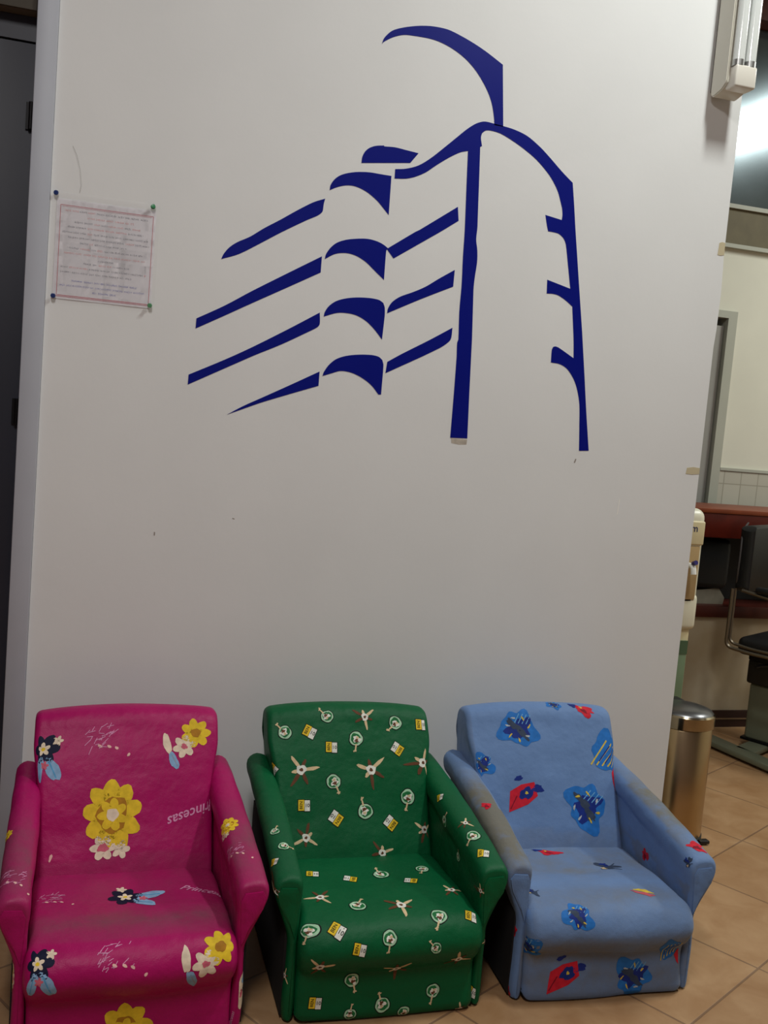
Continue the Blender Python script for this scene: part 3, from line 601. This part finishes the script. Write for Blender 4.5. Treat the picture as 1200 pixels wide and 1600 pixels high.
INK = dict(yellow=srgb(232, 196, 48), cream=srgb(234, 214, 190), rose=srgb(206, 100, 120), ochre=srgb(176, 122, 34), steel=srgb(150, 160, 180), navy=srgb(22, 24, 52), sky=srgb(140, 176, 212), cyan=srgb(90, 160, 205),
           pale=srgb(222, 150, 190), blush=srgb(238, 190, 180), orange=srgb(220, 110, 60), black=srgb(16, 22, 18), white=srgb(232, 232, 222), pale_green=srgb(170, 210, 176), green_ink=srgb(34, 112, 62), brown=srgb(104, 66, 44), tan=srgb(216, 190, 150),
           bright_blue=srgb(40, 112, 190), slate=srgb(58, 70, 92), gold=srgb(214, 186, 70), deep_blue=srgb(28, 48, 128), pale_grey=srgb(180, 186, 190), light_blue=srgb(110, 170, 215), red=srgb(206, 34, 54), dark_red=srgb(130, 18, 40), dull_red=srgb(190, 90, 100))
def upholstered(name, P, cloth, motifs, parent, dirtf=None, fade=None):
    """one mesh: the stuffed shape plus its printed patches (extra material slots)"""
    S = Surf(P); bm = bmesh.new(); grid_mesh(bm, P)
    bmesh.ops.recalc_face_normals(bm, faces=bm.faces)
    mats = [cloth]; slot = {}
    for kind, a0, b0, th, w, seed in motifs:
        f = S.frame(a0, b0, th)
        for layer, ink, (V, T) in motif(kind, w, seed):
            if ink not in slot: slot[ink] = len(mats); mats.append(mat('ink_'+ink, INK[ink], .6, noise_amt=.22, noise_scale=70, spec=.15))
            vs = [bm.verts.new(f(x, y, .0006+.00022*layer)) for x, y in V]
            for t in T:
                try: fc = bm.faces.new([vs[i] for i in t])
                except ValueError: continue
                fc.material_index = slot[ink]
    me = bpy.data.meshes.new(name); bm.normal_update()
    # printed faces must look outwards
    bm.to_mesh(me); bm.free()
    at = me.attributes.new('dirt', 'FLOAT', 'POINT')
    if dirtf is not None:
        at.data.foreach_set('value', [float(dirtf(v.co)) for v in me.vertices])
    return link(name, me, mats, parent, smooth=True, angle=50)
MOTIFS = {
1: [
('backrest','gold',19.92,14.59,-0.032,0.1611,1),
('backrest','bun',35.20,29.05,-0.012,0.1273,8),
('backrest','navy',6.65,26.92,0.084,0.1241,15),
('backrest','spark',18.79,29.96,-0.024,0.1050,22),
('backrest','script',37.99,15.48,2.836,0.1216,29),
('backrest','drop',7.89,8.33,0.310,0.0235,36),
('seat','flame',38.66,18.00,-0.135,0.1049,43),
('seat','navy',24.60,36.22,-1.913,0.1253,50),
('seat','script',39.02,35.93,2.673,0.1077,57),
('seat','spark',8.04,35.72,-3.130,0.0832,64),
('seat','navy',6.72,59.30,-3.079,0.1052,71),
('seat','spark',20.82,57.67,-3.133,0.0945,78),
('seat','bun',36.68,59.46,3.044,0.1246,85),
('seat','gold',22.23,76.81,-3.093,0.1285,92),
('arm_r','oval',48.26,70.30,-3.017,0.0816,99),
('arm_r','script',48.70,2.01,-1.379,0.0384,106),
('arm_r','gold',31.03,36.67,-0.970,0.0569,113),
('arm_r','spark',37.75,36.75,-1.361,0.0746,120),
('arm_l','gold',29.00,44.00,2.604,0.0391,127),
('arm_l','spark',41.77,39.83,-1.849,0.0769,134),
('arm_l','gold',44.00,62.00,-1.310,0.1035,141),
],
2: [
('backrest','disc',8.38,30.77,-1.018,0.0424,2),
('backrest','disc',18.05,34.01,-1.018,0.0395,9),
('backrest','disc',34.09,32.67,-2.543,0.0427,16),
('backrest','disc',24.46,29.16,3.027,0.0454,23),
('backrest','disc',18.49,20.29,2.457,0.0444,30),
('backrest','disc',36.79,16.79,3.093,0.0463,37),
('backrest','disc',26.04,14.08,-0.520,0.0466,44),
('seat','disc',26.70,33.42,-2.738,0.0462,51),
('seat','disc',36.95,32.30,-0.164,0.0391,58),
('seat','disc',17.01,49.49,2.895,0.0445,65),
('seat','disc',33.31,54.55,-0.142,0.0444,72),
('seat','disc',5.49,56.13,-0.117,0.0378,79),
('seat','disc',22.08,58.43,0.112,0.0392,86),
('seat','disc',15.51,69.86,0.555,0.0396,93),
('seat','disc',33.54,74.09,0.058,0.0376,100),
('seat','disc',22.38,76.11,-2.582,0.0399,107),
('seat','disc',15.56,77.69,-3.043,0.0327,114),
('seat','disc',27.14,78.00,0.280,0.0332,121),
('seat','disc',31.85,61.04,-2.116,0.0297,128),
('arm_r','disc',28.09,33.07,-0.087,0.0339,135),
('arm_r','disc',37.41,38.09,2.300,0.0409,142),
('arm_r','disc',34.79,28.98,-0.106,0.0273,149),
('arm_l','disc',38.28,39.49,-3.088,0.0303,156),
('arm_l','disc',34.15,40.95,-1.692,0.0259,163),
('backrest','tag',13.90,30.82,0.479,0.0332,170),
('backrest','tag',18.63,27.43,0.077,0.0308,177),
('backrest','tag',40.37,32.37,0.025,0.0320,184),
('backrest','tag',34.16,26.83,-2.593,0.0313,191),
('backrest','tag',1.03,23.35,0.873,0.0267,198),
('backrest','tag',11.25,15.68,0.017,0.0310,205),
('backrest','tag',18.76,12.81,-2.519,0.0334,212),
('backrest','tag',32.15,11.49,-2.434,0.0327,219),
('seat','tag',10.86,31.83,2.939,0.0304,226),
('seat','tag',19.00,35.21,-0.347,0.0324,233),
('seat','tag',32.27,38.80,-0.404,0.0314,240),
('seat','tag',40.35,55.29,2.814,0.0286,247),
('seat','tag',11.55,56.23,2.510,0.0341,254),
('seat','tag',15.81,60.23,2.923,0.0281,261),
('seat','tag',8.08,74.66,3.058,0.0285,268),
('arm_r','tag',47.82,2.83,0.265,0.0280,275),
('arm_r','tag',42.22,37.88,-1.136,0.0272,282),
('arm_r','tag',23.48,36.24,-0.952,0.0208,289),
('arm_l','tag',41.15,42.56,-2.079,0.0198,296),
('backrest','sprig',11.08,22.84,0.317,0.1017,303),
('backrest','sprig',27.78,22.53,-0.447,0.1007,310),
('backrest','sprig',40.84,23.86,1.061,0.0906,317),
('backrest','sprig',11.60,9.22,2.985,0.0795,324),
('backrest','sprig',40.68,9.97,-0.073,0.0708,331),
('backrest','sprig',26.83,33.89,1.738,0.0787,338),
('backrest','sprig',29.66,5.64,2.089,0.0749,345),
('seat','sprig',9.91,45.09,-0.290,0.0819,352),
('seat','sprig',26.34,50.33,1.283,0.0917,359),
('seat','sprig',39.75,45.27,2.751,0.0691,366),
('seat','sprig',8.21,64.23,3.035,0.0725,373),
('seat','sprig',24.64,66.87,-2.763,0.0797,380),
('seat','sprig',37.91,65.30,2.571,0.0758,387),
('seat','sprig',40.11,78.97,2.540,0.0462,394),
('arm_l','sprig',46.11,68.55,2.146,0.0441,401),
('arm_l','sprig',7.78,58.67,2.426,0.0601,408),
('arm_r','sprig',48.00,63.00,2.184,0.0310,415),
('arm_r','sprig',33.61,38.19,-0.368,0.0494,422),
('arm_r','sprig',47.38,30.03,0.619,0.0411,429),
('arm_l','sprig',50.99,45.48,0.166,0.0433,436),
],
3: [
('backrest','splash',17.22,31.09,0.136,0.1193,3),
('backrest','splash',6.12,23.11,0.251,0.0655,10),
('backrest','splash',32.92,13.65,0.406,0.1358,17),
('backrest','streamer',34.27,35.58,0.362,0.0844,24),
('backrest','pennant',16.27,16.72,0.446,0.1198,31),
('backrest','stripes',40.64,24.22,0.179,0.1586,38),
('backrest','splash',27.44,36.91,0.385,0.0459,45),
('seat','streamer',19.41,25.94,2.734,0.0776,52),
('seat','fleck',32.02,34.94,2.665,0.0759,59),
('seat','sun',33.27,50.24,2.594,0.0648,66),
('seat','splash',14.51,56.79,2.888,0.0772,73),
('seat','fleck',6.68,48.92,2.457,0.0444,80),
('seat','pennant',13.14,72.81,2.687,0.1124,87),
('seat','splash',29.94,74.36,3.063,0.1019,94),
('seat','stripes',38.65,68.02,-2.855,0.0963,101),
('seat','splash',0.08,65.19,-2.856,0.0556,108),
('arm_l','redbit',44.96,62.06,-2.876,0.0311,115),
('arm_l','redbit',45.00,79.00,-0.500,0.0275,122),
('arm_l','redbit',28.70,40.81,-2.213,0.0297,129),
('arm_r','redbit',42.61,39.73,-0.864,0.0460,136),
('arm_r','fleck',45.09,34.36,-0.559,0.0388,143),
('arm_r','redbit',30.20,23.62,0.748,0.0351,150),
],
}
# ------------------------------------------------------------------ the three children's armchairs
def g(x, c, s): return math.exp(-((x-c)/s)**2)
def dirt_highlight_blue(v):
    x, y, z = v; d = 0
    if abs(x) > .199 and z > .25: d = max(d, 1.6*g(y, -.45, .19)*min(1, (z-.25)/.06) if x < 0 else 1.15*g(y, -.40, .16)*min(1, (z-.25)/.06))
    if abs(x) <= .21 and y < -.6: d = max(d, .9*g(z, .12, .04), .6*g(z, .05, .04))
    if abs(x) <= .2 and z > .17 and z < .25: d = max(d, .7*g(y, -.45, .03)*g(x, -.02, .12), .5*g(y, -.40, .12), .5*g(y, -.6, .06))  # seat top: worn dirt mixed with highlights put into the cloth colour
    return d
def dirt_pink(v):
    x, y, z = v; d = 0
    if abs(x) > .199 and z > .25: d = .8*g(y, -.5, .13)*min(1, (z-.25)/.06)
    elif y > -.62 and y < -.3 and z < .25: d = .6*g(y, -.56, .035)+.25
    return d
def dirt_green(v):
    x, y, z = v
    return .35*g(y, -.5, .13) if abs(x) > .199 and z > .25 else 0
CL = {1: fabric('magenta_vinyl_cloth', srgb(166, 14, 92), .42, srgb(122, 66, 84)),
      2: fabric('green_printed_cloth', srgb(0, 86, 48), .5, srgb(34, 74, 54)),
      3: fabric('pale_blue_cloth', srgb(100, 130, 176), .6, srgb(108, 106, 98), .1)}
INFO = {1: ('small magenta armchair with yellow and blue patch prints, left of the green one', dirt_pink),
        2: ('small green armchair printed with yellow and white tags and pale discs, in the middle', dirt_green),
        3: ('small light blue armchair with stained arms and red prints, beside the steel bin', dirt_highlight_blue)}
for k in (1, 2, 3):
    c = CHAIRS[k]; e = tag(empty('kids_armchair', c['loc'], c['rz']), INFO[k][0], 'armchair', "children's armchairs in a row along the wall")
    S = make_surfs(c['ph'], c['lump'])
    for key, nm in (('backrest', 'backrest'), ('seat', 'seat'), ('arm_l', 'armrest'), ('arm_r', 'armrest')):
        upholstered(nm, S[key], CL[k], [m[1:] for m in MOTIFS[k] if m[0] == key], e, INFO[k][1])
    for s in (-1, 1):                       # outer sides covered in black cloth
        bm = bmesh.new(); pr = [(-.608, .010), (-.608, .205), (-.50, .235), (-.30, .262), (-.10, .27), (-.10, .010)]
        a = [bm.verts.new((s*.2205, y, z)) for y, z in pr]; b = [bm.verts.new((s*.2255, y, z)) for y, z in pr]
        bm.faces.new(a); bm.faces.new(b[::-1])
        for i in range(6): bm.faces.new((a[i], a[(i+1) % 6], b[(i+1) % 6], b[i]))
        o = obj('side_panel', bm, mat('black_cloth', srgb(12, 11, 14), .85, noise_amt=.2, noise_scale=30), e); o['label'] = 'plain black cloth outer side'
    # folded cloth at the front end of each arm
    for s in (-1, 1):
        bm = bmesh.new()
        zt = .317; wo = .222+.044*(1 if s > 0 else .9)
        pts = [(.204, zt-.036), (.212, zt-.020), (wo-.018, zt-.018), (wo-.010, zt-.030), (wo-.016, zt-.055), (.2215, zt-.10), (.210, zt-.13)]
        f = [bm.verts.new((s*x, -.6285, z)) for x, z in pts]; cx = sum(p[0] for p in pts)/7; cz = sum(p[1] for p in pts)/7
        fi = [bm.verts.new((s*(cx+(x-cx)*.72), -.6305, cz+(z-cz)*.80)) for x, z in pts]; bk = [bm.verts.new((s*x, -.620, z)) for x, z in pts]
        n = len(pts)
        for i in range(n):
            j = (i+1) % n; bm.faces.new((f[i], f[j], fi[j], fi[i])); bm.faces.new((bk[i], bk[j], f[j], f[i]))
        bm.faces.new(fi); bm.faces.new(bk[::-1])
        o = obj('arm_fold', bm, CL[k], e, smooth=True, angle=25)

# ------------------------------------------------------------------ steel pedal bin at the wall's end
bx, by, br_ = 1.845, .130, .096
pbn = tag(empty('pedal_bin', (bx, by, 0)), 'round steel pedal bin with painted-in floor reflection tint and domed lid standing at the wall end', 'bin')
bin_steel = mat('floor_tinted_steel', srgb(190, 166, 128), .26, 1.0, noise_amt=.15, noise_scale=7)  # brassy tint of the reflected floor put into the steel colour
bm = bmesh.new(); lathe(bm, [(br_-.004, .018), (br_-.001, .02), (br_-.001, .372), (br_-.004, .376)], n=64); obj('body', bm, bin_steel, pbn, smooth=True)
bm = bmesh.new(); lathe(bm, [(br_+.002, .0), (br_+.002, .017), (br_-.006, .02)], n=64); obj('base_ring', bm, mat('black_plastic', srgb(18, 17, 17), .5), pbn, smooth=True)
bm = bmesh.new(); lathe(bm, [(br_, .376), (br_+.003, .378), (br_+.003, .415), (br_-.002, .420)], n=64); obj('rim', bm, mat('polished_steel', srgb(170, 156, 132), .14, 1.0, noise_amt=.3, noise_scale=12), pbn, smooth=True)
bm = bmesh.new(); lathe(bm, [(br_-.003, .420), (br_-.008, .426), (br_-.030, .433), (br_-.055, .437), (.015, .439), (.002, .439)], n=64); lid = obj('lid', bm, mat('lid_steel', srgb(120, 120, 122), .30, .85, noise_amt=.2, noise_scale=12), pbn, smooth=True)
bm = bmesh.new(); box(bm, -.045, .045, .06, .112, .395, .432, .006, 3); obj('lid_hinge', bm, _M['black_plastic'], pbn, smooth=True)
bm = bmesh.new(); box(bm, br_-.01, br_+.010, -.012, .012, .018, .030, .003); obj('pedal_bracket', bm, _M['black_plastic'], pbn, smooth=True); bm = bmesh.new(); box(bm, .05, .085, -.098, -.075, .004, .016, .004); obj('pedal', bm, _M['black_plastic'], pbn, smooth=True)

# ------------------------------------------------------------------ water cooler behind the wall
wc = tag(empty('water_cooler', (1.86, .52, 0)), 'cream floor standing water cooler half hidden behind the wall end', 'water cooler')
cw = mat('cooler_plastic', srgb(226, 222, 200), .35, noise_amt=.04)
cy = mat('cooler_cream', srgb(214, 200, 160), .4, noise_amt=.08)
x0, x1, y0, y1 = -.16, .155, -.16, .17
bm = bmesh.new(); box(bm, x0, x1, y0, y1, .70, 1.058, .035, 6); box(bm, x0, x1, y0, y1, .63, .76, .02, 4)
obj('upper_body', bm, cw, wc, smooth=True)
bm = bmesh.new(); box(bm, x0+.012, x1-.016, y0+.012, y1, .0, .66, .008, 3); obj('lower_body', bm, cy, wc, smooth=True)
bm = bmesh.new(); box(bm, x0+.01, x1-.012, y0-.006, y0+.006, .932, 1.016, .008, 3); pn = obj('control_panel', bm, cy, wc, smooth=True)
V, T = text_tris('m', .036)
bm = bmesh.new(); vs = [bm.verts.new((.100+x, y0-.0068, .990+z)) for x, z in V]
for t in T: bm.faces.new([vs[i] for i in t])
obj('lettering', bm, mat('navy_ink', srgb(40, 42, 90), .5), pn)
bm = bmesh.new(); box(bm, x0+.02, x1-.022, y0-.004, y0+.012, .74, .928, .004)
obj('tap_recess', bm, mat('cooler_shadow_tan', srgb(176, 148, 104), .5, noise_amt=.1), wc, smooth=True)
for i, x in enumerate((.0, .045, .09)):
    bm = bmesh.new(); tube(bm, rounded([(x, y0, .862), (x, y0-.038, .862), (x, y0-.044, .835)], .012), .010, 16); t = obj('tap', bm, mat('tap_white', srgb(236, 236, 230), .3), wc, smooth=True)
    bm = bmesh.new(); tube(bm, [(x, y0-.036, .872), (x, y0-.052, .878)], .008, 14); obj('tap_button', bm, mat('tap_button_blue', srgb(50, 46, 110), .35), t, smooth=True)
bm = bmesh.new(); prism_xz(bm, [(.0, .80), (.05, .815), (.06, .78), (.045, .735), (.03, .70), (.0, .69)], y0-.020, y0-.002); obj('drip_guard', bm, cy, wc, smooth=True)
bm = bmesh.new(); box(bm, x0+.02, x1-.024, y0+.004, y0+.014, .10, .592, .003)
gp = obj('green_panel', bm, mat('green_label', srgb(112, 134, 104), .4, noise_amt=.15, noise_scale=10), wc, smooth=True)
bm = bmesh.new(); box(bm, x0+.02, x1-.024, y0+.0025, y0+.010, .545, .593); obj('panel_heading', bm, mat('dark_green_label', srgb(74, 100, 74), .4), gp)
bm = bmesh.new(); tube(bm, [(.02, y0+.002, .52), (.05, y0+.002, .46), (.06, y0+.002, .38)], .0025, 6); obj('panel_mark', bm, _M['dark_green_label'], gp)

# ------------------------------------------------------------------ two level counter along the far wall
CY = 1.182
wood = mat('red_brown_wood', srgb(92, 24, 10), .4, noise_amt=.35, noise_scale=14)
cnt = tag(empty('salon_counter', (3.2, CY, 0)), 'long counter with red brown fascia and white lower panel along the far wall', 'counter')
xa, xb = -1.15, 1.75
boxo('worktop', xa, xb, -.004, .36, .985, 1.006, mat('orange_wood_top', srgb(132, 62, 32), .45, noise_amt=.2, noise_scale=14), cnt, .003)
boxo('fascia', xa, xb, .0, .030, .876, .9845, wood, cnt, .002)
boxo('recess_back', xa, xb, .20, .22, .566, .984, mat('recess_shade_black', srgb(14, 11, 10), .7), cnt)  # black panel stands in for the shade inside the opening
boxo('shelf', xa, xb, .004, .34, .513, .565, mat('dark_red_wood', srgb(74, 24, 14), .4, noise_amt=.3, noise_scale=14), cnt, .002)
boxo('front_panel', xa, xb, .02, .05, .078, .512, mat('counter_white', srgb(172, 158, 136), .45, noise_amt=.1, noise_scale=5, col2=srgb(158, 140, 112)), cnt)
boxo('plinth', xa, xb, .012, .06, .0, .036, mat('plinth_brown', srgb(44, 18, 14), .5), cnt)
boxo('plinth_rail', xa, xb, .010, .06, .044, .0775, _M['plinth_brown'], cnt)
boxo('plinth_strip', xa, xb, .008, .06, .037, .0435, mat('strip_tan', srgb(120, 96, 72), .4), cnt)

# ------------------------------------------------------------------ salon chair
blk = mat('black_leather', srgb(6, 6, 8), .5, noise_amt=.2, noise_scale=30, bump=.2, bump_scale=200)
chrome = mat('dull_chrome', srgb(128, 118, 104), .38, 1.0, noise_amt=.1)
gg = mat('grey_green_enamel', srgb(104, 108, 90), .45, noise_amt=.12)
def salon_chair(loc, rz, label, base):
    e = tag(empty('salon_chair', loc, rz), label, 'salon chair')
    bm = bmesh.new(); box(bm, -.235, .235, .20, .262, .665, .985, .03, 5)      # backrest: round off the outline more
    for v in bm.verts:
        fx_ = abs(v.co.x)/.235; fz = abs(v.co.z-.825)/.16; v.co.x *= 1+.06*(1-fz*fz)
        r = max(0, (fx_**3.4+fz**3.4)**(1/3.4)-1); v.co.x *= 1-r*.8; v.co.z = .825+(v.co.z-.825)*(1-r*.8); v.co.y += .03*(1-fx_*fx_)
    obj('backrest', bm, blk, e, smooth=True)
    bm = bmesh.new(); tube(bm, rounded([(-.12, .28, .970), (-.19, .27, .94), (-.232, .25, .88), (-.236, .25, .76), (-.19, .27, .70), (-.1, .28, .675)], .05, 6), .004, 8); obj('back_piping', bm, mat('worn_edge', srgb(60, 56, 56), .5), e, smooth=True)
    bm = bmesh.new(); box(bm, -.20, .20, -.22, .235, .425, .500, .025, 4); obj('seat', bm, blk, e, smooth=True)
    for s in (-1, 1):
        bm = bmesh.new()
        tube(bm, rounded([(s*.24, .262, .70), (s*.243, .262, .455), (s*.243, .16, .448), (s*.243, -.20, .445), (s*.243, -.22, .64), (s*.243, .22, .70)], .03, 5), .0072, 12)
        tube(bm, rounded([(s*.212, .262, .70), (s*.214, .262, .47), (s*.214, .16, .46), (s*.214, -.16, .46)], .03, 5), .0064, 12)
        a = obj('arm_frame', bm, chrome, e, smooth=True)
        bm = bmesh.new(); box(bm, s*.243-.022, s*.243+.022, -.18, .16, .70, .725, .01, 3); obj('arm_pad', bm, blk, e, smooth=True)
    bm = bmesh.new(); box(bm, -.10, .10, -.10, .22, .391, .424, .006); obj('seat_plate', bm, _M['black_metal'], e, smooth=True)
    bm = bmesh.new(); tube(bm, [(-.06, .06, .405), (-.20, .12, .40), (-.235, .13, .398)], .007, 8); obj('lever', bm, _M['black_metal'], e, smooth=True)
    bm = bmesh.new(); box(bm, -.075, .11, .06, .23, .285, .392, .012, 3); obj('pump_cover', bm, _M['black_plastic'], e, smooth=True)
    bm = bmesh.new(); box(bm, -.055, .10, .07, .22, .040, .286, .014, 3); obj('column', bm, gg, e, smooth=True)
    bm = bmesh.new(); box(bm, -.065, .11, .060, .23, .036, .048, .003); obj('column_foot', bm, _M['black_metal'], e, smooth=True)
    for v in base:
        bm = bmesh.new(); (ax_, ay_), (bx_, by_) = v; d = Vector((bx_-ax_, by_-ay_, 0)); L_ = d.length
        box(bm, -L_/2, L_/2, -.042, .042, .012, .036, .006, 2); bmesh.ops.rotate(bm, cent=(0, 0, 0), matrix=Matrix.Rotation(math.atan2(d.y, d.x), 3, 'Z'), verts=bm.verts)
        bmesh.ops.translate(bm, vec=((ax_+bx_)/2, (ay_+by_)/2, 0), verts=bm.verts)
        for q in ((ax_, ay_), (bx_, by_)): lathe(bm, [(.022, 0), (.022, .012)], q[0], q[1], 14)
        obj('base_bar', bm, gg, e, smooth=True)
    return e
salon_chair((2.865, .77, 0), math.radians(30), 'black salon chair on a grey column at the right edge, in front of the counter', [((-.14, .40), (-.34, -.20)), ((.24, .24), (.28, -.24)), ((-.20, .15), (.24, .15))])
ap = tag(empty('shelf_appliance', (2.65, 1.27, .565)), 'black rounded appliance on a grey stand, on the dark lower shelf of the counter', 'appliance')
bm = bmesh.new(); box(bm, -.13, .11, -.05, .07, .055, .30, .03, 5)
for v in bm.verts:
    if v.co.z < .1: v.co.z += .03*(v.co.x/.12)**2
obj('shell', bm, blk, ap, smooth=True)
bm = bmesh.new(); prism_xz(bm, [(-.12, 0), (.10, 0), (.105, .03), (.07, .075), (-.05, .06), (-.12, .05)], -.03, .05); obj('stand', bm, mat('grey_plastic', srgb(130, 124, 110), .5, noise_amt=.2, noise_scale=20), ap)
